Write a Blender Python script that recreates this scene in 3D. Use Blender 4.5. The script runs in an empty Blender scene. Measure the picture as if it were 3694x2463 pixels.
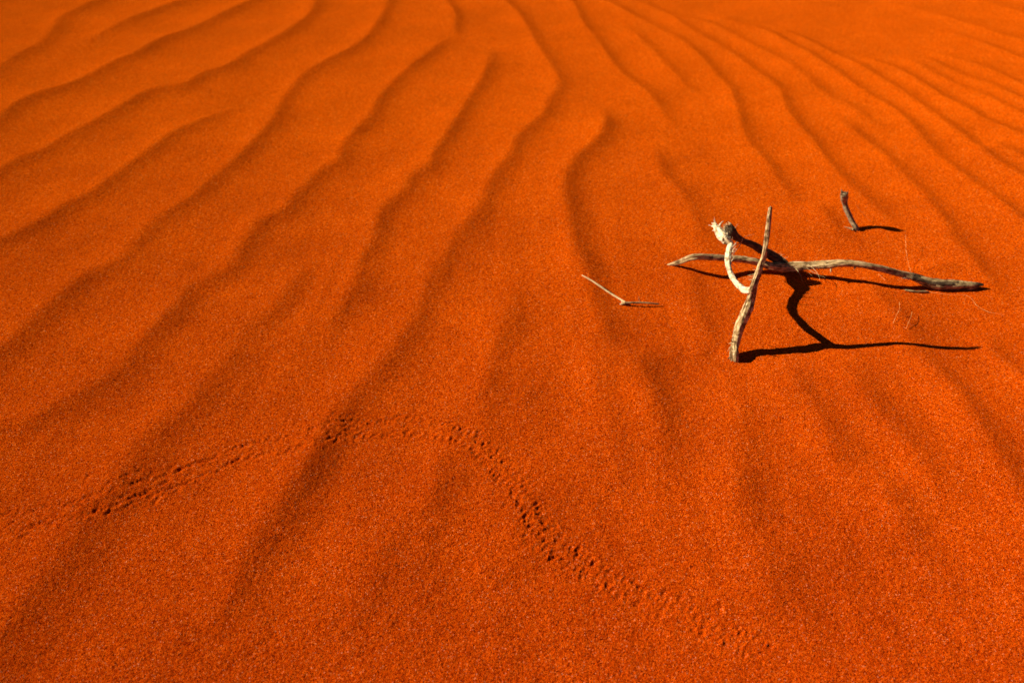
import bpy, bmesh, math, random
import numpy as np
from mathutils import Vector, Matrix, noise as mnoise

random.seed(7)
scene = bpy.context.scene
col = scene.collection

# ------------------------------------------------------------------ camera
cam_data = bpy.data.cameras.new("camera")
cam = bpy.data.objects.new("camera", cam_data)
col.objects.link(cam)
cam.location = (0, 0, 1.0)
cam.rotation_euler = (math.radians(90 - 38), 0, 0)
cam_data.sensor_width = 36
cam_data.lens = 28
cam_data.clip_start = 0.01
cam_data.clip_end = 2000
cam_data.dof.use_dof = True
cam_data.dof.focus_distance = 1.38
cam_data.dof.aperture_fstop = 3.6
scene.camera = cam

# ------------------------------------------------------------------ light
PHI, ELEV = math.radians(10), math.radians(30.5)
to_sun = Vector((-math.cos(PHI) * math.cos(ELEV), math.sin(PHI) * math.cos(ELEV), math.sin(ELEV)))
world = bpy.data.worlds.new("World")
scene.world = world
world.use_nodes = True
wn = world.node_tree
wn.nodes.clear()
wo = wn.nodes.new("ShaderNodeOutputWorld")
bg = wn.nodes.new("ShaderNodeBackground")
sky = wn.nodes.new("ShaderNodeTexSky")
sky.sky_type = 'NISHITA'
sky.sun_disc = False
sky.sun_elevation = ELEV
sky.altitude = 1500
sky.air_density = 0.2
sky.dust_density = 0.6
sky.ozone_density = 0.3
sky.sun_rotation = math.atan2(to_sun.x, to_sun.y)
bg.inputs['Strength'].default_value = 0.05
wn.links.new(sky.outputs[0], bg.inputs[0])
wn.links.new(bg.outputs[0], wo.inputs[0])

sun_data = bpy.data.lights.new("sun", 'SUN')
sun_data.energy = 5.0
sun_data.angle = math.radians(0.53)
sun_data.color = (1.0, 0.90, 0.74)
sun = bpy.data.objects.new("sun", sun_data)
sun.rotation_euler = to_sun.to_track_quat('Z', 'Y').to_euler()
sun.location = (-3, 1, 3)
col.objects.link(sun)

scene.view_settings.view_transform = 'Standard'
scene.view_settings.look = 'None'
scene.view_settings.gamma = 1
scene.view_settings.use_curve_mapping = False
scene.view_settings.exposure = 0.74

# ------------------------------------------------------------------ measured shapes (metres)
# each crest: (strength, lee width, rounding, runs on past its first / last point, points)
CRESTS = [
[0.8,0.05,0.006,1,1,[[-1.859,2.889],[-1.858,3.013],[-1.833,3.192],[-1.869,3.338],[-1.908,3.495],[-1.888,3.635],[-1.866,3.785]]],
[0.9,0.05,0.006,0,1,[[-1.675,3.155],[-1.653,3.264],[-1.631,3.364],[-1.602,3.495],[-1.557,3.595],[-1.528,3.653],[-1.477,3.754]]],
[0.5,0.05,0.006,1,1,[[-2.282,3.724],[-2.263,3.823]]],
[0.95,0.05,0.006,1,1,[[-1.624,2.424],[-1.622,2.519],[-1.599,2.601],[-1.55,2.664],[-1.51,2.721],[-1.484,2.818],[-1.46,2.93],[-1.415,3.035],[-1.381,3.183],[-1.307,3.328],[-1.256,3.468],[-1.205,3.635],[-1.16,3.785]]],
[0.95,0.045,0.006,1,1,[[-1.434,2.05],[-1.408,2.128],[-1.372,2.192],[-1.344,2.31],[-1.304,2.409],[-1.265,2.528],[-1.239,2.629],[-1.189,2.671],[-1.133,2.699],[-1.102,2.811],[-1.032,2.897],[-0.998,3.035],[-0.935,3.192],[-0.887,3.389],[-0.864,3.55],[-0.893,3.785]]],
[1.0,0.04,0.006,1,0,[[-1.243,1.672],[-1.208,1.714],[-1.182,1.759],[-1.161,1.842],[-1.123,1.918],[-1.103,1.996],[-1.082,2.078],[-1.058,2.192],[-1.036,2.293],[-0.999,2.359],[-0.95,2.433],[-0.883,2.545]]],
[1.0,0.038,0.006,1,1,[[-1.038,1.238],[-1.025,1.269],[-1.015,1.34],[-1.0,1.423],[-0.973,1.521],[-0.917,1.584],[-0.91,1.654],[-0.904,1.733],[-0.887,1.794],[-0.848,1.886],[-0.821,1.996],[-0.806,2.054],[-0.782,2.166],[-0.763,2.315],[-0.756,2.433],[-0.758,2.561],[-0.758,2.664],[-0.748,2.799],[-0.692,2.938],[-0.628,3.056],[-0.578,3.216],[-0.554,3.495],[-0.558,3.785]]],
[1.0,0.038,0.006,1,0,[[-0.927,1.022],[-0.855,1.059],[-0.805,1.125],[-0.782,1.166],[-0.771,1.208],[-0.758,1.286],[-0.736,1.364],[-0.728,1.415],[-0.718,1.479],[-0.655,1.542],[-0.648,1.66],[-0.635,1.755],[-0.591,1.814],[-0.579,1.897],[-0.562,1.962],[-0.539,2.054],[-0.504,2.103],[-0.5,2.205],[-0.483,2.315],[-0.453,2.433],[-0.446,2.561],[-0.425,2.699],[-0.387,2.83],[-0.355,2.93],[-0.31,3.056],[-0.256,3.24]]],
[1.0,0.036,0.005,0,0,[[-0.385,1.25],[-0.385,1.345],[-0.358,1.432],[-0.351,1.506],[-0.356,1.583],[-0.342,1.652],[-0.343,1.733],[-0.338,1.821],[-0.294,1.929],[-0.283,2.004],[-0.239,2.083],[-0.23,2.177],[-0.208,2.276],[-0.181,2.403],[-0.153,2.561],[-0.121,2.702],[-0.096,2.89],[-0.086,3.103]]],
[0.8,0.035,0.01,0,0,[[-0.573,1.148],[-0.566,1.263],[-0.56,1.328],[-0.519,1.388],[-0.498,1.506],[-0.501,1.6]]],
[0.85,0.045,0.008,1,0,[[-0.708,0.632],[-0.695,0.7],[-0.679,0.754],[-0.67,0.804],[-0.66,0.881],[-0.653,0.961],[-0.639,1.016],[-0.601,1.086],[-0.585,1.15],[-0.577,1.208],[-0.542,1.263]]],
[1.0,0.036,0.006,0,1,[[-0.473,0.559],[-0.449,0.631],[-0.421,0.686],[-0.404,0.761],[-0.378,0.844],[-0.365,0.889],[-0.35,0.93],[-0.331,1.022],[-0.303,1.101],[-0.272,1.177],[-0.243,1.25],[-0.222,1.314],[-0.204,1.378],[-0.193,1.46],[-0.181,1.54],[-0.154,1.631],[-0.141,1.706],[-0.106,1.776],[-0.087,1.85],[-0.064,1.976],[-0.044,2.048],[-0.015,2.11],[-0.003,2.177],[0.013,2.276],[0.058,2.362],[0.096,2.452],[0.119,2.571],[0.145,2.645],[0.163,2.739],[0.144,2.867],[0.122,2.989],[0.089,3.136],[0.069,3.294],[0.037,3.486],[0.001,3.629],[-0.056,3.785]]],
[1.1,0.035,0.004,0,1,[[-0.208,3.162],[-0.217,3.22],[-0.234,3.312],[-0.242,3.463],[-0.262,3.608],[-0.306,3.785]]],
[1.0,0.032,0.005,0,1,[[0.495,2.315],[0.486,2.37],[0.48,2.449],[0.468,2.556],[0.448,2.656],[0.422,2.715],[0.396,2.791],[0.371,2.893],[0.348,3.032],[0.33,3.203],[0.297,3.368],[0.278,3.608],[0.244,3.785]]],
[1.1,0.04,0.006,0,0,[[0.215,1.12],[0.189,1.228],[0.18,1.304],[0.173,1.363],[0.166,1.43],[0.162,1.515],[0.155,1.57],[0.145,1.62],[0.142,1.685],[0.141,1.789],[0.133,1.904],[0.14,1.986],[0.164,2.073],[0.203,2.165],[0.241,2.223],[0.273,2.305],[0.288,2.425],[0.279,2.53]]],
[0.85,0.035,0.007,0,0,[[-0.065,0.937],[-0.059,1.015],[-0.058,1.089],[-0.055,1.148],[-0.044,1.234],[-0.03,1.304],[-0.013,1.408],[0.008,1.472]]],
[0.5,0.045,0.015,0,0,[[0.258,1.004],[0.263,1.069],[0.255,1.108],[0.252,1.19],[0.245,1.281]]],
[0.8,0.04,0.007,0,0,[[0.459,1.564],[0.455,1.65],[0.451,1.754],[0.448,1.864],[0.442,1.935],[0.414,2.002],[0.413,2.108],[0.416,2.184],[0.403,2.244]]],
[0.9,0.032,0.006,0,0,[[0.423,1.212],[0.416,1.248],[0.402,1.279],[0.393,1.318],[0.389,1.363],[0.388,1.442],[0.39,1.515],[0.362,1.564],[0.352,1.606],[0.342,1.637]]],
[0.45,0.03,0.01,0,0,[[0.538,2.128],[0.541,2.169],[0.548,2.227]]],
[0.9,0.03,0.004,0,0,[[0.637,2.54],[0.623,2.613],[0.592,2.71],[0.567,2.864],[0.54,3.032],[0.489,3.273],[0.456,3.386]]],
[1.0,0.03,0.004,0,1,[[0.725,1.828],[0.725,1.935],[0.72,2.028],[0.72,2.09],[0.71,2.184],[0.7,2.221],[0.705,2.342],[0.724,2.493],[0.739,2.676],[0.723,2.78],[0.71,2.937],[0.681,3.09],[0.649,3.22],[0.611,3.294],[0.527,3.486],[0.453,3.65],[0.385,3.785]]],
[1.0,0.03,0.004,0,1,[[0.952,1.676],[0.947,1.743],[0.936,1.797],[0.929,1.853],[0.917,1.913],[0.905,2.002],[0.897,2.098],[0.893,2.2],[0.888,2.309],[0.885,2.414],[0.887,2.514],[0.9,2.635],[0.896,2.721],[0.873,2.824],[0.845,2.937],[0.813,3.055],[0.777,3.162],[0.738,3.277],[0.699,3.409],[0.652,3.566],[0.559,3.719],[0.467,3.785]]],
[0.8,0.03,0.008,0,0,[[0.806,1.228],[0.814,1.319],[0.806,1.378],[0.798,1.414],[0.791,1.463],[0.79,1.517]]],
[0.8,0.03,0.007,0,0,[[0.797,1.691],[0.793,1.751],[0.789,1.813],[0.786,1.87]]],
[0.85,0.028,0.005,0,0,[[1.13,2.233],[1.131,2.309],[1.118,2.379],[1.105,2.452],[1.091,2.528],[1.052,2.595],[1.034,2.707],[1.026,2.824],[0.995,2.955],[0.938,3.093],[0.883,3.241],[0.823,3.398],[0.744,3.482],[0.666,3.612]]],
[1.0,0.03,0.006,0,0,[[1.055,1.388],[1.067,1.517],[1.071,1.62],[1.065,1.676],[1.076,1.736],[1.082,1.813],[1.088,1.905],[1.08,1.966],[1.073,2.059],[1.067,2.158],[1.047,2.254],[1.034,2.355],[1.021,2.465]]],
[1.15,0.028,0.004,1,0,[[1.289,1.676],[1.282,1.75],[1.275,1.813],[1.266,1.87],[1.254,1.93],[1.245,2.002],[1.236,2.067],[1.226,2.137],[1.225,2.221],[1.233,2.309],[1.232,2.403],[1.221,2.502],[1.194,2.593],[1.17,2.705],[1.151,2.841],[1.11,3.02],[1.062,3.162],[1.017,3.316],[0.937,3.42],[0.853,3.55]]],
[1.15,0.03,0.004,1,0,[[1.401,1.984],[1.382,2.059],[1.367,2.137],[1.361,2.221],[1.354,2.309],[1.342,2.414],[1.326,2.528],[1.312,2.635],[1.292,2.734],[1.265,2.856],[1.225,2.986],[1.177,3.109],[1.131,3.238],[1.075,3.375]]],
[1.2,0.03,0.004,1,0,[[1.537,2.252],[1.505,2.332],[1.472,2.403],[1.463,2.488],[1.437,2.554],[1.411,2.676],[1.385,2.81],[1.343,2.92],[1.282,3.055]]],
[0.9,0.03,0.004,1,0,[[1.468,2.117],[1.448,2.167],[1.411,2.231]]],
[1.2,0.03,0.005,1,0,[[1.613,2.403],[1.588,2.502],[1.563,2.608],[1.522,2.692],[1.478,2.841],[1.441,3.032]]],
[1.2,0.03,0.005,1,0,[[1.682,2.54],[1.633,2.705],[1.574,2.81],[1.541,2.925],[1.471,3.032]]],
[1.2,0.03,0.004,1,0,[[1.751,2.676],[1.705,2.858],[1.639,2.958],[1.575,3.077]]],
[1.1,0.035,0.006,1,0,[[1.884,2.937],[1.836,3.074],[1.775,3.2],[1.681,3.338]]],
[0.7,0.05,0.006,1,0,[[1.998,3.162],[1.919,3.316],[1.85,3.439],[1.776,3.57],[1.639,3.736]]],
[0.6,0.05,0.006,1,1,[[2.184,3.53],[2.138,3.641],[2.07,3.785]]],
[1.0,0.036,0.006,0,0,[[0.547,0.863],[0.545,0.961],[0.541,1.036],[0.53,1.118],[0.53,1.184],[0.523,1.219]]],
[0.9,0.036,0.006,0,0,[[0.686,0.859],[0.686,0.951],[0.668,1.026],[0.655,1.107],[0.652,1.207],[0.645,1.255]]],
[0.95,0.036,0.006,1,0,[[0.824,0.875],[0.825,0.969],[0.828,1.066],[0.823,1.15],[0.796,1.231],[0.793,1.28]]],
[0.8,0.04,0.006,1,0,[[0.985,1.139],[0.963,1.231],[0.98,1.332]]],
[0.75,0.045,0.007,0,0,[[0.333,0.768],[0.346,0.851],[0.378,0.917],[0.393,1.007],[0.408,1.118],[0.413,1.139]]],
[0.8,0.04,0.007,0,0,[[0.242,0.883],[0.245,0.969],[0.249,1.055],[0.234,1.161],[0.219,1.255]]],
[0.6,0.035,0.007,0,0,[[0.177,0.863],[0.167,0.942],[0.163,1.055],[0.147,1.185],[0.138,1.305]]],
[0.4,0.035,0.007,0,0,[[0.021,0.989],[0.025,1.055],[0.043,1.254]]],
[0.4,0.05,0.02,0,0,[[0.022,0.705],[0.001,0.807],[-0.008,0.893]]],
[0.5,0.05,0.012,0,0,[[-0.252,0.594],[-0.227,0.681],[-0.209,0.754],[-0.17,0.823],[-0.131,0.887],[-0.099,0.963],[-0.078,1.031]]],
[0.4,0.05,0.02,0,0,[[0.612,0.754],[0.604,0.835],[0.609,0.924]]],
[0.4,0.05,0.02,0,0,[[0.351,0.637],[0.362,0.729],[0.372,0.807]]]]
TRACKS = [[-0.8062,0.8324,0.7],[-0.7873,0.8125,0.7],[-0.7716,0.7986,0.7],[-0.7518,0.785,0.7],[-0.7706,0.8454,0.7],[-0.7329,0.8153,0.85],[-0.7176,0.8014,0.7],[-0.7207,0.8381,0.7],[-0.677,0.8153,0.85],[-0.6885,0.8586,0.7],[-0.6596,0.844,0.85],[-0.6631,0.8842,0.7],[-0.649,0.8751,0.7],[-0.6299,0.8616,0.85],[-0.6416,0.9044,0.7],[-0.6135,0.8483,0.7],[-0.6228,0.8919,0.7],[-0.6026,0.9107,0.7],[-0.5963,0.8766,0.85],[-0.576,0.8586,0.85],[-0.5734,0.8981,0.7],[-0.5771,0.9298,0.7],[-0.5497,0.8797,0.85],[-0.5422,0.9107,0.7],[-0.5255,0.895,0.7],[-0.4976,0.9202,0.7],[-0.5067,0.9594,0.7],[-0.4713,0.9728,0.7],[-0.4404,0.9478,0.7],[-0.6975,0.8267,0.7],[-0.6869,0.844,0.7],[-0.6402,0.8295,0.7],[-0.6238,0.9202,0.7],[-0.5643,0.9202,0.7],[-0.5771,0.895,0.7],[-0.7043,0.9075,0.7],[-0.353,0.9952,0.7],[-0.3292,1.0145,0.85],[-0.3204,1.0004,0.7],[-0.3352,0.9797,0.85],[-0.3037,0.99,0.7],[-0.3186,1.0545,0.7],[-0.2958,1.0253,0.85],[-0.2755,1.0004,0.7],[-0.2569,1.0181,0.7],[-0.2428,1.0074,0.7],[-0.2238,1.0361,0.7],[-0.2051,1.0057,0.7],[-0.2058,1.0564,0.7],[-0.2362,1.0434,0.7],[-0.1893,1.0343,0.7],[-0.1715,1.0074,0.7],[-0.1422,1.0325,0.7],[-0.1159,0.9987,0.7],[-0.1093,1.0343,0.7],[-0.0858,1.0217,0.7],[-0.0852,0.9831,0.7],[-0.0589,1.0092,0.85],[-0.0559,0.9917,0.7],[-0.0371,0.9848,0.85],[-0.0686,0.9695,0.7],[-0.0485,0.9494,0.7],[-0.0245,0.9644,0.7],[-0.0408,0.933,0.85],[-0.0285,0.9138,0.7],[-0.0024,0.9298,0.7],[0.0047,0.9138,0.7],[0.0154,0.917,0.85],[0.028,0.8888,0.7],[0.0115,0.8616,0.7],[-0.0091,0.844,0.7],[0.0434,0.8527,0.7],[0.0497,0.8353,0.7],[0.0156,0.8153,0.7],[0.0517,0.7932,0.85],[0.0175,0.7837,0.7],[0.0697,0.7769,0.7],[0.0367,0.7637,0.7],[0.0813,0.7689,0.7],[0.0598,0.7455,0.7],[0.1009,0.7532,0.85],[0.0803,0.7302,0.7],[0.1233,0.7378,0.7],[0.1024,0.7128,0.7],[0.1323,0.7202,0.7],[0.1283,0.6981,0.7],[-0.0525,1.0039,0.7],[-0.2876,1.0217,0.7],[-0.3218,1.0434,0.7],[0.0615,0.746,0.7],[0.1229,0.7383,0.85],[0.1371,0.7307,0.7],[0.1448,0.7232,0.7],[0.1675,0.7096,0.85],[0.1549,0.6795,0.7],[0.1663,0.6807,0.7],[0.1812,0.669,0.85],[0.1933,0.6914,0.7],[0.2212,0.6854,0.7],[0.2095,0.6541,0.7],[0.2265,0.6541,0.7],[0.2364,0.6406,0.85],[0.2445,0.6772,0.7],[0.2663,0.6306,0.7],[0.2863,0.6317,0.7],[0.2962,0.661,0.7],[0.3167,0.6219,0.7],[0.353,0.6026,0.7],[0.2958,0.6208,0.7],[-0.8051,0.7969,0.79],[-0.7944,0.7923,0.93],[-0.7908,0.8279,0.84],[-0.785,0.7986,0.69],[-0.7831,0.8337,0.94],[-0.7743,0.8302,0.87],[-0.7583,0.7978,0.96],[-0.7661,0.8344,0.89],[-0.7506,0.8051,0.82],[-0.7567,0.8397,0.95],[-0.7401,0.8075,0.97],[-0.7447,0.843,0.95],[-0.7326,0.8434,0.71],[-0.7218,0.8095,0.67],[-0.7242,0.8469,0.75],[-0.7112,0.8141,0.77],[-0.7096,0.8467,0.79],[-0.7019,0.8147,0.75],[-0.7026,0.852,0.76],[-0.6899,0.8152,0.69],[-0.693,0.8502,0.92],[-0.6761,0.8233,0.77],[-0.6656,0.8252,0.96],[-0.6786,0.8612,0.99],[-0.6586,0.8334,0.99],[-0.6692,0.8648,0.98],[-0.6459,0.8376,0.75],[-0.6625,0.8697,0.7],[-0.6378,0.842,0.77],[-0.6305,0.8483,0.78],[-0.6203,0.8579,0.72],[-0.6349,0.8846,0.71],[-0.6156,0.8634,0.66],[-0.6057,0.8679,0.84],[-0.6117,0.8985,1.0],[-0.6023,0.8992,0.8],[-0.587,0.8692,0.94],[-0.593,0.9026,0.74],[-0.5768,0.8782,0.73],[-0.5844,0.9075,0.67],[-0.5631,0.8832,1.0],[-0.5801,0.9167,0.88],[-0.5541,0.8876,0.82],[-0.5453,0.892,0.97],[-0.5604,0.9273,0.93],[-0.538,0.8969,0.83],[-0.55,0.933,0.74],[-0.5436,0.9385,0.99],[-0.5218,0.9115,0.96],[-0.5341,0.9435,0.88],[-0.5138,0.9147,0.87],[-0.5258,0.9456,0.97],[-0.5135,0.9491,0.96],[-0.4914,0.9249,0.92],[-0.4838,0.9369,0.89],[-0.4748,0.942,0.83],[-0.4911,0.9681,0.86],[-0.4728,0.9422,0.86],[-0.4782,0.9781,0.92],[-0.4653,0.9508,0.94],[-0.4648,0.9794,0.84],[-0.4543,0.9478,0.76],[-0.4576,0.984,0.99],[-0.4464,0.9546,0.87],[-0.4445,0.9874,0.8],[-0.4331,0.9531,0.67],[-0.4333,0.9876,0.76],[-0.4234,0.9575,0.93],[-0.4266,0.9936,0.71],[-0.4157,0.9584,0.77],[-0.4148,0.9959,0.9],[-0.4062,0.9614,0.84],[-0.4045,0.9965,0.82],[-0.3957,0.9638,0.95],[-0.3947,0.9986,1.0],[-0.3822,0.9631,0.86],[-0.3879,1.0006,0.81],[-0.3675,0.9699,0.95],[-0.3779,1.0021,0.8],[-0.3594,0.9704,0.78],[-0.3675,1.0037,0.68],[-0.3499,0.9749,0.71],[-0.358,1.0104,0.85],[-0.3517,1.0139,0.98],[-0.3395,1.0191,0.66],[-0.3238,0.9868,0.94],[-0.3291,1.0268,0.98],[-0.3144,0.9931,0.82],[-0.3205,1.031,0.92],[-0.3027,1.001,0.88],[-0.3098,1.0336,0.87],[-0.2939,1.0029,0.97],[-0.2976,1.0368,0.96],[-0.287,1.0052,0.73],[-0.2866,1.039,1.0],[-0.276,1.0416,0.75],[-0.2676,1.0096,0.71],[-0.2649,1.0421,0.87],[-0.2565,1.0043,0.87],[-0.2555,1.0388,0.99],[-0.2233,1.0096,0.7],[-0.2241,1.0443,0.98],[-0.2158,1.0104,0.89],[-0.213,1.0502,0.74],[-0.2057,1.0161,0.68],[-0.2012,1.0469,0.69],[-0.1884,1.05,0.9],[-0.1866,1.0117,0.98],[-0.1758,1.0473,0.85],[-0.1669,1.0447,0.7],[-0.1579,1.0413,0.96],[-0.1596,1.0106,0.89],[-0.15,1.0076,0.66],[-0.1326,1.0334,0.99],[-0.1403,1.0062,0.95],[-0.1224,1.0315,0.84],[-0.1304,0.9987,0.71],[-0.1007,1.02,0.95],[-0.093,1.0172,0.97],[-0.1049,0.9925,0.96],[-0.0854,1.0064,0.87],[-0.0975,0.9851,0.88],[-0.0744,1.0056,0.87],[-0.0629,0.9969,0.96],[-0.0805,0.9741,0.86],[-0.0498,0.9795,0.84],[-0.0646,0.9611,0.72],[-0.043,0.9748,0.97],[-0.0567,0.9536,0.99],[-0.0355,0.9634,0.65],[-0.0317,0.9538,0.91],[-0.0466,0.9381,0.7],[-0.0209,0.9506,0.91],[-0.0155,0.9413,0.66],[-0.0345,0.9188,0.91],[-0.0011,0.9223,0.71],[-0.0228,0.9058,0.98],[-0.0147,0.8968,0.94],[0.0107,0.9068,0.74],[-0.0052,0.89,0.74],[0.0182,0.8993,0.7],[0.0007,0.8804,1.0],[0.0194,0.8868,0.72],[0.0017,0.8711,0.96],[0.0252,0.8753,0.77],[0.0026,0.8622,0.71],[0.0333,0.8682,0.69],[0.0115,0.8522,0.85],[0.0104,0.8443,0.71],[0.0358,0.8451,0.92],[0.0186,0.8353,0.66],[0.0412,0.8377,0.99],[0.0223,0.8237,1.0],[0.0443,0.8282,0.98],[0.0248,0.8118,0.99],[0.0526,0.8208,0.9],[0.028,0.8016,0.69],[0.051,0.8103,0.82],[0.0357,0.7919,0.78],[0.0617,0.8035,0.92],[0.043,0.7869,0.73],[0.0654,0.7956,0.72],[0.0498,0.7759,0.78],[0.075,0.7874,0.72],[0.0524,0.7653,0.72],[0.0634,0.7556,0.98],[0.0697,0.7501,0.79],[0.0908,0.7657,0.81],[0.079,0.7444,0.7],[0.1002,0.7612,0.91],[0.0887,0.7389,0.75],[0.1093,0.754,0.82],[0.0972,0.728,0.71],[0.1164,0.7459,0.86],[0.1069,0.7251,0.8],[0.1124,0.7196,0.75],[0.1232,0.7115,0.77],[0.1394,0.698,0.78],[0.1579,0.7138,0.81],[0.1457,0.6913,0.86],[0.1567,0.6868,0.67],[0.1796,0.7052,0.68],[0.1855,0.6972,0.45],[0.2036,0.6855,0.58],[0.1884,0.6622,0.39],[0.2072,0.6808,0.57],[0.1987,0.6546,0.41],[0.2158,0.6773,0.45],[0.21,0.6462,0.56],[0.2247,0.6738,0.58],[0.2321,0.6661,0.5],[0.2292,0.645,0.52],[0.247,0.6618,0.5],[0.2532,0.6564,0.42],[0.2432,0.6315,0.46],[0.2624,0.6493,0.51],[0.2526,0.6267,0.4],[0.2729,0.6418,0.55],[0.2643,0.6212,0.45],[0.2805,0.6419,0.5],[0.275,0.6168,0.52],[0.2842,0.6105,0.51],[0.2986,0.6296,0.59],[0.2935,0.6052,0.59],[0.3082,0.6265,0.45],[0.3028,0.6044,0.46],[0.3114,0.6,0.53],[0.3292,0.6207,0.56],[0.3193,0.5921,0.43],[0.3382,0.617,0.4],[0.3274,0.5877,0.39],[0.348,0.6084,0.44],[0.3372,0.5817,0.47]]
UPRIGHT = [[0.4422,1.217,-0.012,0.0088],[0.44,1.2261,0.009,0.0088],[0.444,1.2439,0.018,0.0083],[0.4486,1.2558,0.0325,0.0086],[0.4505,1.2594,0.045,0.0088],[0.4562,1.2686,0.0615,0.0093],[0.4659,1.2814,0.082,0.0099],[0.4718,1.2924,0.097,0.0088],[0.4725,1.2952,0.1235,0.0071],[0.4775,1.3029,0.1385,0.006],[0.4815,1.3079,0.152,0.0057],[0.484,1.3121,0.164,0.0054],[0.4881,1.3182,0.176,0.0051],[0.4879,1.3205,0.199,0.0045],[0.4886,1.3261,0.219,0.0048],[0.4888,1.331,0.235,0.0048],[0.4885,1.3368,0.2545,0.0039],[0.4887,1.3425,0.2715,0.0031]]
CURVED = [[0.4681,1.2922,0.117,0.006],[0.4589,1.3083,0.11,0.006],[0.4567,1.3519,0.096,0.0056],[0.4558,1.3893,0.089,0.0052],[0.4571,1.4181,0.0875,0.0053],[0.4614,1.4464,0.091,0.0059],[0.4689,1.4745,0.0965,0.006],[0.4746,1.4932,0.1005,0.0066],[0.4654,1.504,0.108,0.0091],[0.46,1.5224,0.109,0.0103],[0.4567,1.5464,0.107,0.0074],[0.4553,1.5738,0.104,0.005]]
CROSS = [[0.4725,1.5326,0.124,0.0079],[0.481,1.5239,0.113,0.0085],[0.4967,1.5256,0.098,0.0067],[0.52,1.5346,0.082,0.0056],[0.5442,1.544,0.067,0.0069],[0.5654,1.5472,0.052,0.0075],[0.5917,1.55,0.037,0.0088],[0.6088,1.5471,0.027,0.0089],[0.6236,1.5365,0.021,0.0082]]
LONG = [[0.3594,1.5612,0.003,0.0032],[0.3836,1.5475,0.0215,0.0057],[0.3996,1.5334,0.04,0.0063],[0.4156,1.5297,0.046,0.0069],[0.443,1.5357,0.0415,0.0069],[0.4859,1.543,0.034,0.0069],[0.5279,1.5462,0.029,0.007],[0.5601,1.5428,0.0245,0.0076],[0.5892,1.5377,0.018,0.0089],[0.6148,1.5319,0.018,0.0107],[0.6385,1.5323,0.02,0.0101],[0.6668,1.5244,0.0265,0.0088],[0.6881,1.5178,0.0315,0.0087],[0.704,1.5095,0.0375,0.0087],[0.7371,1.4983,0.049,0.0074],[0.7718,1.4887,0.0515,0.0073],[0.8111,1.4841,0.045,0.0073],[0.8523,1.4816,0.035,0.0074],[0.8828,1.4786,0.0275,0.0074],[0.9135,1.4741,0.018,0.0092],[0.9425,1.4698,0.012,0.0117],[0.9824,1.4695,0.01,0.0123],[1.01,1.4658,0.011,0.0098],[1.029,1.4661,0.013,0.0055],[1.036,1.4642,0.015,0.0018]]
SMALL = [[0.8057,1.7428,0.092,0.0074],[0.8112,1.7495,0.0795,0.0088],[0.8185,1.754,0.062,0.0061],[0.8247,1.7515,0.048,0.0065],[0.835,1.745,0.0315,0.0062],[0.8446,1.7371,0.0165,0.0062],[0.8512,1.7296,0.0075,0.0062],[0.8616,1.7311,-0.006,0.0062]]
TWIG_A = [[0.1553,1.4849,0.013,0.001],[0.1799,1.4651,0.01,0.0018],[0.2103,1.4403,0.007,0.0018],[0.232,1.4206,0.006,0.0018],[0.2452,1.4045,0.007,0.0018]]
TWIG_B = [[0.2352,1.4029,0.003,0.0018],[0.2418,1.4014,0.007,0.0024],[0.2476,1.4007,0.009,0.0021],[0.2829,1.3989,0.011,0.0018],[0.316,1.3983,0.007,0.0016]]
TWIG_C = [[0.233,1.4037,0.001,0.0015],[0.2403,1.406,0.003,0.0024],[0.2462,1.4018,0.006,0.0018]]
STRAW = [[0.8702,1.4601,0.003,0.0025],[0.8818,1.4569,0.003,0.0031],[0.8963,1.4547,0.003,0.0031],[0.9116,1.4547,0.003,0.0031],[0.9213,1.4551,0.002,0.0018]]
FIBRES = {"f1":[[0.9368,1.6509,0.03,0.0007],[0.9245,1.6161,0.028,0.0007],[0.9157,1.5839,0.022,0.0007],[0.909,1.5347,0.008,0.0007],[0.9154,1.5284,0.0,0.0007]],"f2":[[0.9187,1.4555,0.001,0.0007],[0.9433,1.4436,0.004,0.0007],[0.9615,1.4393,0.004,0.0007],[0.9908,1.4386,0.003,0.0007],[1.0003,1.4248,0.003,0.0007],[1.0017,1.3988,0.003,0.0007],[1.0156,1.3764,0.003,0.0007],[1.0381,1.3708,0.002,0.0006],[1.0449,1.3675,0.0,0.0006]],"f3":[[0.8264,1.3919,0.013,0.0007],[0.8224,1.3791,0.012,0.0006],[0.816,1.3638,0.01,0.0006],[0.8045,1.3475,0.006,0.0006],[0.7936,1.3299,0.001,0.0006]],"f4":[[0.8477,1.3683,0.006,0.0006],[0.8365,1.3479,0.005,0.0006],[0.8237,1.3278,0.004,0.0006],[0.8124,1.3099,0.001,0.0006]],"f5":[[0.8251,1.507,0.014,0.0007],[0.8298,1.4969,0.011,0.0007],[0.8342,1.4854,0.009,0.0007],[0.8408,1.4685,0.001,0.0007]],"far":[[0.8676,1.789,0.03,0.0008],[0.8751,1.7763,0.022,0.0008],[0.8857,1.7656,0.013,0.0008],[0.9034,1.7523,0.0,0.0008]]}

# ------------------------------------------------------------------ helpers
def tag(o, label=None, cat=None, group=None, kind=None):
    if label: o['label'] = label
    if cat: o['category'] = cat
    if group: o['group'] = group
    if kind: o['kind'] = kind
    return o

def hash2(ix, iy, seed):
    h = (ix.astype(np.int64) * 374761393 + iy.astype(np.int64) * 668265263 + seed * 974634777) & 0x7fffffff
    h = ((h ^ (h >> 13)) * 1274126177) & 0x7fffffff
    h = ((h ^ (h >> 16)) * 69069 + 12345) & 0x7fffffff
    return ((h ^ (h >> 15)) & 0xffff) / 65535.0

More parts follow.
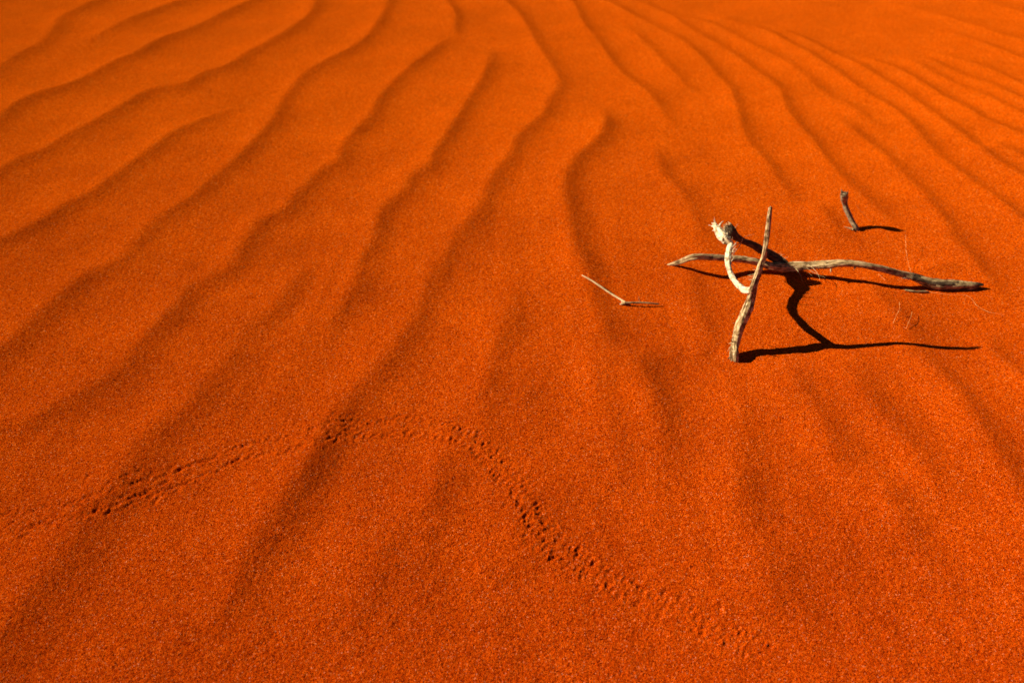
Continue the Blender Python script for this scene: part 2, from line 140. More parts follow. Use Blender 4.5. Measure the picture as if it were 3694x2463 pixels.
def vnoise(x, y, scale, seed):
    """smooth value noise in -1..1"""
    u, v = x / scale, y / scale
    iu, iv = np.floor(u), np.floor(v)
    fu, fv = u - iu, v - iv
    fu = fu * fu * (3 - 2 * fu); fv = fv * fv * (3 - 2 * fv)
    a = hash2(iu, iv, seed); b = hash2(iu + 1, iv, seed)
    c = hash2(iu, iv + 1, seed); d = hash2(iu + 1, iv + 1, seed)
    return 2 * (a + (b - a) * fu + (c - a) * fv + (a - b - c + d) * fu * fv) - 1

def spline(pts, n):
    """Catmull-Rom through the points (any dimension), n samples per span"""
    p = np.array(pts, float)
    p = np.vstack([2 * p[0] - p[1], p, 2 * p[-1] - p[-2]])
    out = []
    t = np.arange(n)[:, None] / n
    for i in range(1, len(p) - 2):
        a, b, c, d = p[i - 1], p[i], p[i + 1], p[i + 2]
        out.append(0.5 * (2 * b + (c - a) * t + (2 * a - 5 * b + 4 * c - d) * t ** 2 + (3 * b - a - 3 * c + d) * t ** 3))
    out.append(p[-2][None])
    return np.vstack(out)

# ------------------------------------------------------------------ sand height field
GX0, GX1, GY0, GY1, GS = -4.2, 4.2, -0.6, 6.2, 0.006
gx = np.arange(GX0, GX1, GS); gy = np.arange(GY0, GY1, GS)
field = np.zeros((len(gy), len(gx)))
WS = 0.085

def crest_field():
    for k, (m, wl, e, off_a, off_b, pts) in enumerate(CRESTS):
        wl *= .92
        e = min(e, .007)
        P = spline(pts, 6)
        # strength along the crest: dies out at free ends, runs on where it leaves the frame
        d = np.r_[0, np.cumsum(np.hypot(*np.diff(P, axis=0).T))]
        fade = np.ones(len(P))
        Ltot = d[-1]
        fl = min(0.22, 0.35 * Ltot)
        if not off_a: fade *= np.clip(d / fl, 0, 1)
        if not off_b: fade *= np.clip((Ltot - d) / (fl * .7), 0, 1)
        fade = fade ** 0.8
        if off_a:
            v = P[0] - P[2]; v /= np.hypot(*v)
            P = np.vstack([P[0] + v * 1.3, P[0] + v * .7, P]); fade = np.r_[0, .7, fade]
        if off_b:
            v = P[-1] - P[-3]; v /= np.hypot(*v)
            P = np.vstack([P, P[-1] + v * .9, P[-1] + v * 1.6]); fade = np.r_[fade, .7, 0]
        M = 0.32
        x0, y0 = P.min(0) - M; x1, y1 = P.max(0) + M
        i0, i1 = max(0, int((x0 - GX0) / GS)), min(len(gx), int((x1 - GX0) / GS) + 1)
        j0, j1 = max(0, int((y0 - GY0) / GS)), min(len(gy), int((y1 - GY0) / GS) + 1)
        if i1 <= i0 or j1 <= j0: continue
        X, Y = np.meshgrid(gx[i0:i1], gy[j0:j1])
        # small wander so that no crest is a clean curve
        Xw = X + .003 * vnoise(X, Y, .16, 50) + .0012 * vnoise(X, Y, .05, 51)
        Yw = Y + .003 * vnoise(X, Y, .16, 52) + .0012 * vnoise(X, Y, .05, 53)
        e = e + .008 * np.clip(2.3 - np.hypot(X, Y), 0, 1)
        best = np.full(X.shape, 1e9); side = np.ones(X.shape); amp = np.zeros(X.shape)
        for a, b, fa, fb in zip(P[:-1], P[1:], fade[:-1], fade[1:]):
            # only the cells near this segment
            sx0 = max(0, int((min(a[0], b[0]) - M - gx[i0]) / GS)); sx1 = int((max(a[0], b[0]) + M - gx[i0]) / GS) + 1
            sy0 = max(0, int((min(a[1], b[1]) - M - gy[j0]) / GS)); sy1 = int((max(a[1], b[1]) + M - gy[j0]) / GS) + 1
            if sx1 <= sx0 or sy1 <= sy0: continue
            s = (slice(sy0, sy1), slice(sx0, sx1))
            xx, yy = Xw[s], Yw[s]
            if xx.size == 0: continue
            v = b - a; L2 = v @ v + 1e-12
            t = np.clip(((xx - a[0]) * v[0] + (yy - a[1]) * v[1]) / L2, 0, 1)
            dx = xx - a[0] - t * v[0]; dy = yy - a[1] - t * v[1]
            dd = np.hypot(dx, dy)
            w = dd < best[s]
            best[s] = np.where(w, dd, best[s])
            cr = v[0] * dy - v[1] * dx
            side[s] = np.where(w, np.where(cr < 0, 1.0, -1.0), side[s])
            amp[s] = np.where(w, fa + (fb - fa) * t, amp[s])
        ok = best < M
        wid = np.where(side > 0, wl, WS)
        q = (np.sqrt(best ** 2 + e ** 2) - e) / wid
        h = m * LEE * wl * amp * np.exp(-np.where(side > 0, q ** 1.3, q))
        h *= np.clip((M - best) / .08, 0, 1)
        h *= 1 + .18 * vnoise(X, Y, .2, 60 + k) + .06 * vnoise(X, Y, .06, 160 + k)
        field[j0:j1, i0:i1] += np.where(ok, h, 0)

LEE = 0.38
crest_field()
# soften by a couple of cells
for _ in range(2):
    field[1:-1, :] = (field[:-2, :] + 2 * field[1:-1, :] + field[2:, :]) / 4
    field[:, 1:-1] = (field[:, :-2] + 2 * field[:, 1:-1] + field[:, 2:]) / 4

def sample_field(x, y):
    u = np.clip((x - GX0) / GS, 0, len(gx) - 1.001); v = np.clip((y - GY0) / GS, 0, len(gy) - 1.001)
    i = u.astype(int); j = v.astype(int); fu = u - i; fv = v - j
    i1 = np.minimum(i + 1, len(gx) - 1); j1 = np.minimum(j + 1, len(gy) - 1)
    return (field[j, i] * (1 - fu) * (1 - fv) + field[j, i1] * fu * (1 - fv) + field[j1, i] * (1 - fu) * fv + field[j1, i1] * fu * fv)

def sand_height(x, y, fine=True):
    r = np.hypot(x, y)
    h = sample_field(x, y)
    # the wider dune away from the measured ripples
    far = np.clip((r - 4.2) / 3, 0, 1)
    ph = 2 * math.pi * (x * .55 + y * .83 + .25 * vnoise(x, y, 1.6, 5) + .06 * vnoise(x, y, .5, 6)) / .24
    h = h + far * np.clip(60 / (r + 1), 0, 1) * .009 * np.sin(ph)
    h = h + np.clip((r - 12) / 60, 0, 1) * 2.2 * (vnoise(x, y, 26, 8) + .5)
    # soft unevenness
    h = h + .0007 * vnoise(x, y, .13, 21) + .00045 * vnoise(x, y, .05, 22) + .003 * vnoise(x, y, .45, 20)
    # faint secondary ridges that follow the fan of the ripples
    xs = x * (1 + .2 * (y - 1.3)) + .02 * vnoise(x, y, .4, 90)
    k = .7 * np.clip((2.3 - r) / .7, 0, 1)
    h = h + k * (.0017 * vnoise(xs / .055, y / .42, 1.0, 91) + .0008 * vnoise(xs / .028, y / .22, 1.0, 92))
    near = np.clip((1.9 - r) / 1.2, 0, 1)
    h = h + near * (.0007 * vnoise(x, y, .022, 23))
    if not fine: return h
    g = np.clip((5.0 - r) / 2.5, 0, 1)
    h = h + g * (GRAIN_A * vnoise(x, y, .0042, 31) + GRAIN_B * vnoise(x + y * .3, y - x * .3, .0025, 32)
                 + GRAIN_C * vnoise(x - y * .4, y + x * .4, .0085, 33))
    return h
GRAIN_A, GRAIN_B, GRAIN_C = .00026, .00034, .00030

# polar sheet centred below the camera: cells grow with distance
th_f = np.linspace(math.radians(90 + 54), math.radians(90 - 54), 1500)
th_b = np.linspace(math.radians(90 - 54), math.radians(90 + 54 - 360), 150)[1:-1]
theta = np.r_[th_f, th_b]
rad = np.r_[np.geomspace(.02, .48, 40)[:-1], np.geomspace(.48, 6.0, 1180), np.geomspace(6.0, 900, 130)[1:]]
R_, T_ = np.meshgrid(rad, theta, indexing='ij')
SX = (R_ * np.cos(T_)).ravel(); SY = (R_ * np.sin(T_)).ravel()
SZ = sand_height(SX, SY)

# animal tracks: little pits with a pushed-up rim
trk_rng = random.Random(3)
for (tx, ty, s) in TRACKS:
    a = trk_rng.uniform(.3, 1.2); rr = .0030 * (0.85 + .35 * s) * trk_rng.uniform(.85, 1.2)
    rr *= 1.15 if tx < -.12 else 1.0
    w = np.nonzero((np.abs(SX - tx) < .02) & (np.abs(SY - ty) < .02))[0]
    dx = SX[w] - tx; dy = SY[w] - ty
    u = (dx * math.cos(a) + dy * math.sin(a)) / (rr * 1.9); v = (-dx * math.sin(a) + dy * math.cos(a)) / (rr * .85)
    v = v + .35 * u * u
    q = u * u + v * v
    q = q * (1 + .6 * vnoise(SX[w], SY[w], .0035, 71))
    dep = .0019 * s * trk_rng.uniform(.8, 1.15)
    SZ[w] += -dep * np.exp(-q * .9) + dep * .38 * np.exp(-((np.sqrt(q) - 1.9) / .55) ** 2) * (0.6 + .4 * vnoise(SX[w], SY[w], .006, 72))
# churned sand along the trail
w = np.zeros(len(SX))
for (tx, ty, s) in TRACKS:
    k = np.nonzero((np.abs(SX - tx) < .06) & (np.abs(SY - ty) < .06))[0]
    w[k] = np.maximum(w[k], np.exp(-((SX[k] - tx) ** 2 + (SY[k] - ty) ** 2) / .012 ** 2))
SZ += w * (.0007 * vnoise(SX, SY, .007, 81) + .0004 * vnoise(SX, SY, .004, 82))

# sand banked against the wood and scooped beside it
def bump(cx, cy, a, sx, sy=None, rot=0):
    sy = sy or sx
    k = np.nonzero((np.abs(SX - cx) < 4 * max(sx, sy)) & (np.abs(SY - cy) < 4 * max(sx, sy)))[0]
    dx = SX[k] - cx; dy = SY[k] - cy
    u = (dx * math.cos(rot) + dy * math.sin(rot)) / sx; v = (-dx * math.sin(rot) + dy * math.cos(rot)) / sy
    SZ[k] += a * np.exp(-(u * u + v * v))
def level(cx, cy, target, s):
    bump(cx, cy, target - float(sand_height(np.array([cx]), np.array([cy]), False)[0]), s)
level(.95, 1.25, 0, .11)
level(.437, 1.205, -.001, .05)
bump(.437, 1.225, .003, .018)
bump(.405, 1.235, -.004, .02)
bump(.865, 1.73, .001 - float(sand_height(np.array([.86]), np.array([1.73]), False)[0]), .07)
bump(.845, 1.745, .003, .014)
bump(.97, 1.55, .009, .05, .025)
bump(.93, 1.50, .004, .03, .02)
bump(.605, 1.56, .006, .035, .02)

nr, nt = len(rad), len(theta)
co = np.empty((nr * nt + 1, 3)); co[:-1, 0] = SX; co[:-1, 1] = SY; co[:-1, 2] = SZ
co[-1] = (0, 0, float(SZ[:nt].mean()))
ii = np.arange(nr - 1)[:, None] * nt; jj = np.arange(nt)[None, :]; jn = (jj + 1) % nt
quads = np.stack([ii + jj, ii + jn, ii + nt + jn, ii + nt + jj], -1).reshape(-1, 4)[:, ::1]
tris = np.stack([np.full(nt, nr * nt), (np.arange(nt) + 1) % nt, np.arange(nt)], -1)
me = bpy.data.meshes.new("sand")
me.vertices.add(len(co)); me.vertices.foreach_set("co", co.ravel())
nl = quads.size + tris.size
me.loops.add(nl); me.loops.foreach_set("vertex_index", np.r_[quads.ravel(), tris.ravel()].astype(np.int32))
me.polygons.add(len(quads) + len(tris))
me.polygons.foreach_set("loop_start", np.r_[np.arange(len(quads)) * 4, quads.size + np.arange(len(tris)) * 3].astype(np.int32))
me.polygons.foreach_set("use_smooth", np.ones(len(quads) + len(tris), bool))
me.update(calc_edges=True)
sand = bpy.data.objects.new("sand_ground", me)
col.objects.link(sand)
tag(sand, kind='structure')

def ground_z(x, y):
    return float(sand_height(np.array([x]), np.array([y]), False)[0])

# ------------------------------------------------------------------ materials
def new_mat(name):
    m = bpy.data.materials.new(name); m.use_nodes = True
    nt = m.node_tree; b = nt.nodes['Principled BSDF']
    return m, nt, b

def sand_material():
    m, nt, b = new_mat("red_sand")
    N, Lk = nt.nodes.new, nt.links.new
    geo = N("ShaderNodeNewGeometry")
    # grain colour: most grains iron red, some paler, some dark
    vor = N("ShaderNodeTexVoronoi"); vor.inputs['Scale'].default_value = 700
    Lk(geo.outputs['Position'], vor.inputs['Vector'])
    sep = N("ShaderNodeSeparateColor"); Lk(vor.outputs['Color'], sep.inputs[0])
    r = N("ShaderNodeValToRGB"); Lk(sep.outputs[0], r.inputs[0])
    e = r.color_ramp.elements
    e[0].position = 0; e[0].color = (.20, .014, .0003, 1)
    e[1].position = 1; e[1].color = (.92, .34, .10, 1)
    for p, c in ((.25, (.56, .056, .0008, 1)), (.78, (.82, .115, .001, 1)), (.95, (.88, .17, .006, 1)), (.985, (.90, .25, .04, 1))):
        x = e.new(p); x.color = c
    # broad, faint tone drift
    n1 = N("ShaderNodeTexNoise"); n1.inputs['Scale'].default_value = 5; n1.inputs['Detail'].default_value = 5
    Lk(geo.outputs['Position'], n1.inputs['Vector'])
    mr = N("ShaderNodeMapRange"); mr.inputs[1].default_value = .3; mr.inputs[2].default_value = .7
    mr.inputs[3].default_value = .92; mr.inputs[4].default_value = 1.06
    Lk(n1.outputs[0], mr.inputs[0])
    mul = N("ShaderNodeVectorMath"); mul.operation = 'SCALE'
    Lk(r.outputs[0], mul.inputs[0]); Lk(mr.outputs[0], mul.inputs['Scale'])
    nt.nodes.remove(b)
    b = N("ShaderNodeBsdfDiffuse"); b.inputs['Roughness'].default_value = .5
    Lk(b.outputs[0], nt.nodes['Material Output'].inputs['Surface'])
    # light falloff painted into the sand colour: darker and redder near, brighter orange far
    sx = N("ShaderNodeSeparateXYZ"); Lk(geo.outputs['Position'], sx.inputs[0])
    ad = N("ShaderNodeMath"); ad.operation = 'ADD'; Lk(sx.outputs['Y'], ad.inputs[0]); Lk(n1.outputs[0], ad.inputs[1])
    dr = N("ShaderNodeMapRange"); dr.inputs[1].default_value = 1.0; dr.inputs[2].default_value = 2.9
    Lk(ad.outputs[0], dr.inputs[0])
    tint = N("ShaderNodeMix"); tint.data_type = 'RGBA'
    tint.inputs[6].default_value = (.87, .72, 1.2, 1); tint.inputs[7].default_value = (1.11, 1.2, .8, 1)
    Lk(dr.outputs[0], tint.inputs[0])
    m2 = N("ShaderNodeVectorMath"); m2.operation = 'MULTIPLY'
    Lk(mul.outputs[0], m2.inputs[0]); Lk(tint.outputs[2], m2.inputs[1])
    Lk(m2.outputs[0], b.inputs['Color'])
    # grain relief
    g1 = N("ShaderNodeTexNoise"); g1.inputs['Scale'].default_value = 640; g1.inputs['Detail'].default_value = 2.5; g1.inputs['Roughness'].default_value = .65
    Lk(geo.outputs['Position'], g1.inputs['Vector'])
    g2 = N("ShaderNodeTexVoronoi"); g2.inputs['Scale'].default_value = 800
    Lk(geo.outputs['Position'], g2.inputs['Vector'])
    b1 = N("ShaderNodeBump"); b1.inputs['Strength'].default_value = 1; b1.inputs['Distance'].default_value = .0040
    Lk(g1.outputs[0], b1.inputs['Height'])
    b2 = N("ShaderNodeBump"); b2.inputs['Strength'].default_value = .5; b2.inputs['Distance'].default_value = .0006; b2.invert = True
    Lk(g2.outputs['Distance'], b2.inputs['Height']); Lk(b1.outputs[0], b2.inputs['Normal'])
    Lk(b2.outputs[0], b.inputs['Normal'])
    return m
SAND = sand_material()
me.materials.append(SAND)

def wood_material(name, light, mid, dark, crack=.5, scale=1.0, cover=.5):
    """weathered wood: uv.x runs along the fibre in metres, uv.y round it"""
    m, nt, b = new_mat(name)
    N, Lk = nt.nodes.new, nt.links.new
    uv = N("ShaderNodeUVMap"); uv.uv_map = "grain"
    mp = N("ShaderNodeMapping"); mp.inputs['Scale'].default_value = (26 * scale, 1.3, 1)
    Lk(uv.outputs[0], mp.inputs[0])
    n = N("ShaderNodeTexNoise"); n.inputs['Scale'].default_value = 2.2; n.inputs['Detail'].default_value = 7; n.inputs['Roughness'].default_value = .68; n.inputs['Distortion'].default_value = .6
    Lk(mp.outputs[0], n.inputs['Vector'])
    r = N("ShaderNodeValToRGB"); Lk(n.outputs[0], r.inputs[0])
    e = r.color_ramp.elements
    e[0].position = cover - .17; e[0].color = (*dark, 1)
    e[1].position = cover + .16; e[1].color = (*light, 1)
    x = e.new(cover - .02); x.color = (*mid, 1)
    geo = N("ShaderNodeNewGeometry")
    p = N("ShaderNodeTexNoise"); p.inputs['Scale'].default_value = 75; p.inputs['Detail'].default_value = 3
    Lk(geo.outputs['Position'], p.inputs['Vector'])
    pr = N("ShaderNodeValToRGB"); Lk(p.outputs[0], pr.inputs[0])
    pe = pr.color_ramp.elements
    pe[0].position = .38; pe[0].color = (.22, .14, .085, 1); pe[1].position = .5; pe[1].color = (1, 1, 1, 1)
    mx = N("ShaderNodeMix"); mx.data_type = 'RGBA'; mx.blend_type = 'MULTIPLY'; mx.inputs[0].default_value = crack
    Lk(r.outputs[0], mx.inputs[6]); Lk(pr.outputs[0], mx.inputs[7])
    Lk(mx.outputs[2], b.inputs['Base Color'])
    b.inputs['Roughness'].default_value = .8
    b.inputs['Specular IOR Level'].default_value = .12
    bp = N("ShaderNodeBump"); bp.inputs['Strength'].default_value = .9; bp.inputs['Distance'].default_value = .002
    Lk(n.outputs[0], bp.inputs['Height']); Lk(bp.outputs[0], b.inputs['Normal'])
    return m

PALE = wood_material("bleached_wood", (.88, .77, .54), (.74, .56, .31), (.20, .10, .04), .75, 1, .47)
BARKED = wood_material("flaking_barked_wood", (.86, .66, .36), (.42, .26, .10), (.045, .02, .008), .85, 1, .50)
GREY = wood_material("grey_weathered_wood", (.76, .56, .29), (.36, .23, .09), (.04, .022, .012), .7, .8, .49)
DARK = wood_material("dark_weathered_wood", (.17, .11, .055), (.09, .055, .028), (.025, .014, .008), .6, 1, .5)
SMALLW = wood_material("small_stub_wood", (.42, .31, .17), (.22, .15, .075), (.05, .03, .015), .5, 1.5, .44)
STRAWM = wood_material("straw", (.78, .58, .30), (.62, .42, .18), (.34, .18, .06), .3, 2, .42)
def fibre_material():
    m, nt, b = new_mat("dry_fibre")
    b.inputs['Roughness'].default_value = .8; b.inputs['Specular IOR Level'].default_value = .0
    n = nt.nodes.new("ShaderNodeTexNoise"); n.inputs['Scale'].default_value = 90
    r = nt.nodes.new("ShaderNodeValToRGB"); r.color_ramp.elements[0].color = (.78, .24, .04, 1); r.color_ramp.elements[1].color = (.92, .52, .18, 1)
    r.color_ramp.elements[0].position = .35; r.color_ramp.elements[1].position = .65
    g = nt.nodes.new("ShaderNodeNewGeometry"); nt.links.new(g.outputs['Position'], n.inputs['Vector'])
    nt.links.new(n.outputs[0], r.inputs[0]); nt.links.new(r.outputs[0], b.inputs['Base Color'])
    return m
FIBRE = fibre_material()

# ------------------------------------------------------------------ wood shapes
class Mesh:
    def __init__(self): self.v = []; self.f = []; self.uv = []
    def build(self, name, mat, parent=None):
        m = bpy.data.meshes.new(name)
        m.from_pydata(self.v, [], self.f)
        l = m.uv_layers.new(name="grain")
        flat = [c for face in self.uv for c in face]
        for i, c in enumerate(flat): l.data[i].uv = c
        m.polygons.foreach_set("use_smooth", [True] * len(m.polygons))
        m.materials.append(mat)
        o = bpy.data.objects.new(name, m)
        col.objects.link(o)
        if parent: o.parent = parent
        return o

def tube(M, pts, per=6, sides=20, ridge=.12, lump=.08, flat=None, seed=0, cap=True, point=False, twist=2.0, hollow=0):
    """a limb swept along (x, y, z, radius) points, with ridges along its fibre"""
    P = spline(pts, per)
    C = P[:, :3]; Rd = np.maximum(P[:, 3], .0002)
    n = len(C)
    T = np.gradient(C, axis=0); T /= np.linalg.norm(T, axis=1)[:, None] + 1e-12
    up = np.array([0, 0, 1.0]) if abs(T[0][2]) < .8 else np.array([0, 1.0, 0])
    A = np.cross(T[0], up); A /= np.linalg.norm(A)
    dist = np.r_[0, np.cumsum(np.linalg.norm(np.diff(C, axis=0), axis=1))]
    base = len(M.v)
    rg = np.random.RandomState(seed)
    ph = rg.rand(6) * 6.28
    for i in range(n):
        A = A - T[i] * (A @ T[i]); A /= np.linalg.norm(A); B = np.cross(T[i], A)
        for j in range(sides):
            a = 2 * math.pi * j / sides
            aa = a + twist * dist[i]
            # fibre ridges: vary round the limb, slowly along it
            k = (math.sin(3 * aa + ph[0] + 9 * dist[i]) * .5 + math.sin(5 * aa + ph[1] - 14 * dist[i]) * .35 + math.sin(9 * aa + ph[2] + 20 * dist[i]) * .35)
            q = mnoise.noise(Vector((math.cos(a) * 1.3 + seed, math.sin(a) * 1.3, dist[i] * 40)))
            q2 = mnoise.noise(Vector((math.cos(a) * 3 + seed, math.sin(a) * 3, dist[i] * 160)))
            r = Rd[i] * (1 + ridge * k + lump * 1.6 * q + lump * .7 * q2)
            x, y = math.cos(a), math.sin(a)
            d = A * x + B * y
            p = C[i] + d * r
            if flat is not None: p[2] = C[i][2] + (p[2] - C[i][2]) * flat
            M.v.append(tuple(p))
    for i in range(n - 1):
        for j in range(sides):
            j2 = (j + 1) % sides
            M.f.append((base + i * sides + j, base + i * sides + j2, base + (i + 1) * sides + j2, base + (i + 1) * sides + j))
            u0, u1 = dist[i], dist[i + 1]; v0, v1 = 6 * j / sides, 6 * (j + 1) / sides
            M.uv.append([(u0, v0), (u0, v1), (u1, v1), (u1, v0)])
    if cap:
        for e, i in ((0, 0), (1, n - 1)):
            c = len(M.v); off = -T[i] if e == 0 else T[i]
            push = (1.2 if point and e else .15)
            if hollow and e == hollow - 1: push = -1.4
            M.v.append(tuple(C[i] + off * Rd[i] * push))
            for j in range(sides):
                j2 = (j + 1) % sides
                a, b = base + i * sides + j, base + i * sides + j2
                M.f.append((c, b, a) if e == 0 else (c, a, b))
                M.uv.append([(0, 0), (.01, .1), (.01, 0)])
    return C, Rd

def sliver(M, p0, direction, length, width, curl, seed, thick=.3, n=7):
    """a torn strip of fibre, tapering, curling"""
    rg = random.Random(seed)
    d = Vector(direction).normalized(); side = d.orthogonal().normalized()
    side.rotate(Matrix.Rotation(rg.uniform(0, 6.28), 3, d)) if False else None
    q = Matrix.Rotation(rg.uniform(0, 6.28), 3, d); side = q @ side
    pts = []; p = Vector(p0)
    for i in range(n):
        t = i / (n - 1)
        pts.append((p.x, p.y, p.z, width * (1 - .8 * t) * (0.8 + .4 * rg.random())))
        d.rotate(Matrix.Rotation(curl / n, 3, side)); p = p + d * (length / (n - 1))
    tube(M, pts, per=2, sides=6, ridge=.25, lump=.2, seed=seed, point=True)

def frayed(M, center, axis, r, count, length, seed, spread=.6, curl=1.2, back=0, w=.0009):
    rg = random.Random(seed); ax = Vector(axis).normalized(); s = ax.orthogonal().normalized(); t = ax.cross(s)
    for k in range(count):
        a = 6.283 * (k + rg.random()) / count
        d = s * math.cos(a) + t * math.sin(a)
        p = Vector(center) + d * r * rg.uniform(.7, 1.05) - ax * back * rg.random()
        sliver(M, p, ax + d * rg.uniform(0, spread), length * rg.uniform(.5, 1.3), w * rg.uniform(.6, 1.6), rg.uniform(-curl, curl), seed * 100 + k)

def empty(name, loc):
    o = bpy.data.objects.new(name, None); o.empty_display_size = .05; o.location = loc
    col.objects.link(o); return o

def attach(children, root):
    """parent built-in-place meshes to a root standing at its own base"""
    for c in children:
        c.parent = root
        c.matrix_parent_inverse = Matrix.Translation(root.location).inverted()

# ---- the big dead branch
kids = []
M = Mesh()
tube(M, LONG, per=10, sides=28, ridge=.16, lump=.12, seed=3, point=True, twist=6)
# side snags under the limb
def at(pts, f):
    s = spline(pts, 20); return s[int(f * (len(s) - 1))]
for f, d, ln in ((.555, (-.3, -.4, -1), .012), (.61, (.1, -.4, -1), .008), (.74, (.3, -.3, -1), .006)):
    c = at(LONG, f)
    sliver(M, (c[0], c[1] - c[3] * .6, c[2] - c[3] * .5), d, ln, .0028, .8, int(f * 100))
long_limb = M.build("long_limb", GREY); kids.append(long_limb)
M = Mesh()
butt = [(x, y, z + .0012, rr * k) for (x, y, z, rr), k in zip(LONG[-7:-1], (1.06, 1.06, 1.02, .92, .85, .9))] + [(LONG[-1][0] + .004, LONG[-1][1], LONG[-1][2], .003)]
tube(M, butt, per=10, sides=26, ridge=.2, lump=.14, seed=71, point=True, twist=8, flat=.9)  # darker tube laid over the right end of the limb
o = M.build("thick_butt", DARK); o.parent = long_limb; o['label'] = "thick end of the long limb, darker than the rest"
M = Mesh()
c = LONG[-7]
sliver(M, (c[0] - .004, c[1] - c[3] * .8, c[2] - .004), (-1, .05, .35), .022, .002, .5, 444)
o = M.build("bark_chip", PALE); o.parent = long_limb
M = Mesh(); rg = random.Random(5)
for k in range(11):
    c = at(LONG, rg.uniform(.36, .47))
    sliver(M, (c[0], c[1] + rg.uniform(-.8, .6) * c[3], c[2] + c[3] * rg.uniform(-.3, .9)),
           (rg.uniform(.4, 1), rg.uniform(-.9, .1), rg.uniform(-.3, .25)), rg.uniform(.02, .06), rg.uniform(.0004, .0009), rg.uniform(-1.1, 1.1), 900 + k, n=9)
for k in range(9):
    c = at(CROSS, rg.uniform(.75, .98))
    sliver(M, (c[0], c[1], c[2] + c[3] * .8), (rg.uniform(-.2, .8), rg.uniform(0, .7), rg.uniform(.2, .8)), rg.uniform(.006, .014), .0007, rg.uniform(-2, 2), 950 + k)
o = M.build("bark_fibre", STRAWM, None); o.parent = long_limb
o['label'] = "loose straw-coloured bark fibres hanging where the limbs join"

M = Mesh()
tube(M, UPRIGHT, per=12, sides=28, ridge=.15, lump=.13, seed=11, point=True, twist=5)
upright = M.build("upright_limb", BARKED); upright['label'] = "upright limb with flaking bark planted in the sand"; kids.append(upright)
rg = random.Random(8)
for k in range(16):
    c = at(UPRIGHT, rg.uniform(.02, .28)); a = rg.uniform(2.2, 4.6)
    M = Mesh()
    sliver(M, (c[0] + math.cos(a) * c[3] * .9, c[1] + math.sin(a) * c[3] * .9, c[2]),
           (math.cos(a) * .7, math.sin(a) * .7, rg.choice((-1.4, 1.2, -1))), rg.uniform(.008, .022), .0012, rg.uniform(-1, 1), 300 + k)
    o = M.build("bark_flake", BARKED); o.parent = upright
for k in range(8):
    c = at(UPRIGHT, rg.uniform(.5, .62))
    M = Mesh()
    sliver(M, (c[0] - c[3] * .8, c[1] + c[3] * .3, c[2]), (-.5, .6, rg.uniform(-1, .2)), rg.uniform(.01, .022), .0004, rg.uniform(-1.5, 1.5), 340 + k)
    o = M.build("bark_fibre", STRAWM); o.parent = upright

M = Mesh()
tube(M, CURVED, per=12, sides=24, ridge=.2, lump=.16, seed=21, twist=4)
curved = M.build("curved_limb", PALE); curved['label'] = "bleached pale limb bent round like a hook"; kids.append(curved)
M = Mesh()
e1 = CURVED[-1]; e0 = CURVED[-3]
ax = (e1[0] - e0[0], e1[1] - e0[1], e1[2] - e0[2])
frayed(M, e1[:3], ax, e1[3] * 1.0, 14, .020, 5, .5, .8, .024, .0021)
c = CURVED[-4]
frayed(M, c[:3], ax, c[3] * .95, 11, .028, 6, .35, .8, .012, .0019)
frayed(M, CURVED[-4][:3], ax, CURVED[-4][3] * 1.02, 12, .040, 16, .12, .35, .012, .0017)
c = CURVED[-5]
for k in range(14):
    rg = random.Random(40 + k)
    s = at(CURVED, rg.uniform(.42, .68))
    sliver(M, (s[0] + s[3] * .85, s[1], s[2] + s[3] * .3), (rg.uniform(.1, .8), rg.uniform(-.3, .6), rg.choice((-1, 1)) * rg.uniform(.4, 1)), rg.uniform(.01, .024), .0011, rg.uniform(-1.5, 1.5), 700 + k)
o = M.build("frayed_end", PALE); o.parent = curved

CROSS = [[x, y, z, rr * 1.2] for x, y, z, rr in CROSS]
M = Mesh()
tube(M, CROSS, per=12, sides=24, ridge=.14, lump=.12, seed=31, hollow=1)
cross = M.build("crossing_limb", DARK); cross['label'] = "dark limb sloping down behind the upright one"; kids.append(cross)
M = Mesh()
a0, a1 = CROSS[0], CROSS[1]
ax = (a0[0] - a1[0], a0[1] - a1[1], a0[2] - a1[2])
frayed(M, a0[:3], ax, a0[3] * 1.0, 26, .009, 9, .5, 3.0, .006, .0014)
frayed(M, CROSS[1][:3], ax, CROSS[1][3] * .95, 7, .016, 10, 1.3, 1.6, .006, .0010)
o = M.build("splintered_end", STRAWM); o.parent = cross
M = Mesh()
c = CROSS[2]; c2 = CROSS[3]
mid = [(c[i] + c2[i]) / 2 for i in range(4)]
ring = []
for k in range(9):
    a = -1.0 + 2.6 * k / 8
    ring.append((mid[0] - .002 + .001 * math.sin(3 * a), mid[1] - math.cos(a) * mid[3] * 1.15, mid[2] + math.sin(a) * mid[3] * 1.15, .0014))
tube(M, ring, per=3, sides=7, seed=5)
sliver(M, (mid[0], mid[1], mid[2] + .004), (1, .5, .25), .034, .0008, .3, 77, n=9)
sliver(M, (mid[0], mid[1] - .004, mid[2] - .006), (-.8, -.3, -.15), .026, .0012, .4, 78, n=9)
sliver(M, (mid[0], mid[1] - .004, mid[2] - .006), (-.6, -.5, -.9), .028, .0014, -.7, 79, n=9)
o = M.build("bark_curl", STRAWM); o.parent = cross

root = empty("dead_branch", (.66, 1.50, 0))
tag(root, "large forked dead branch with a bleached hooked limb, lying and standing in the sand", "branch")
for c in kids:
    c.parent = root; c.matrix_parent_inverse = Matrix.Translation(-root.location)

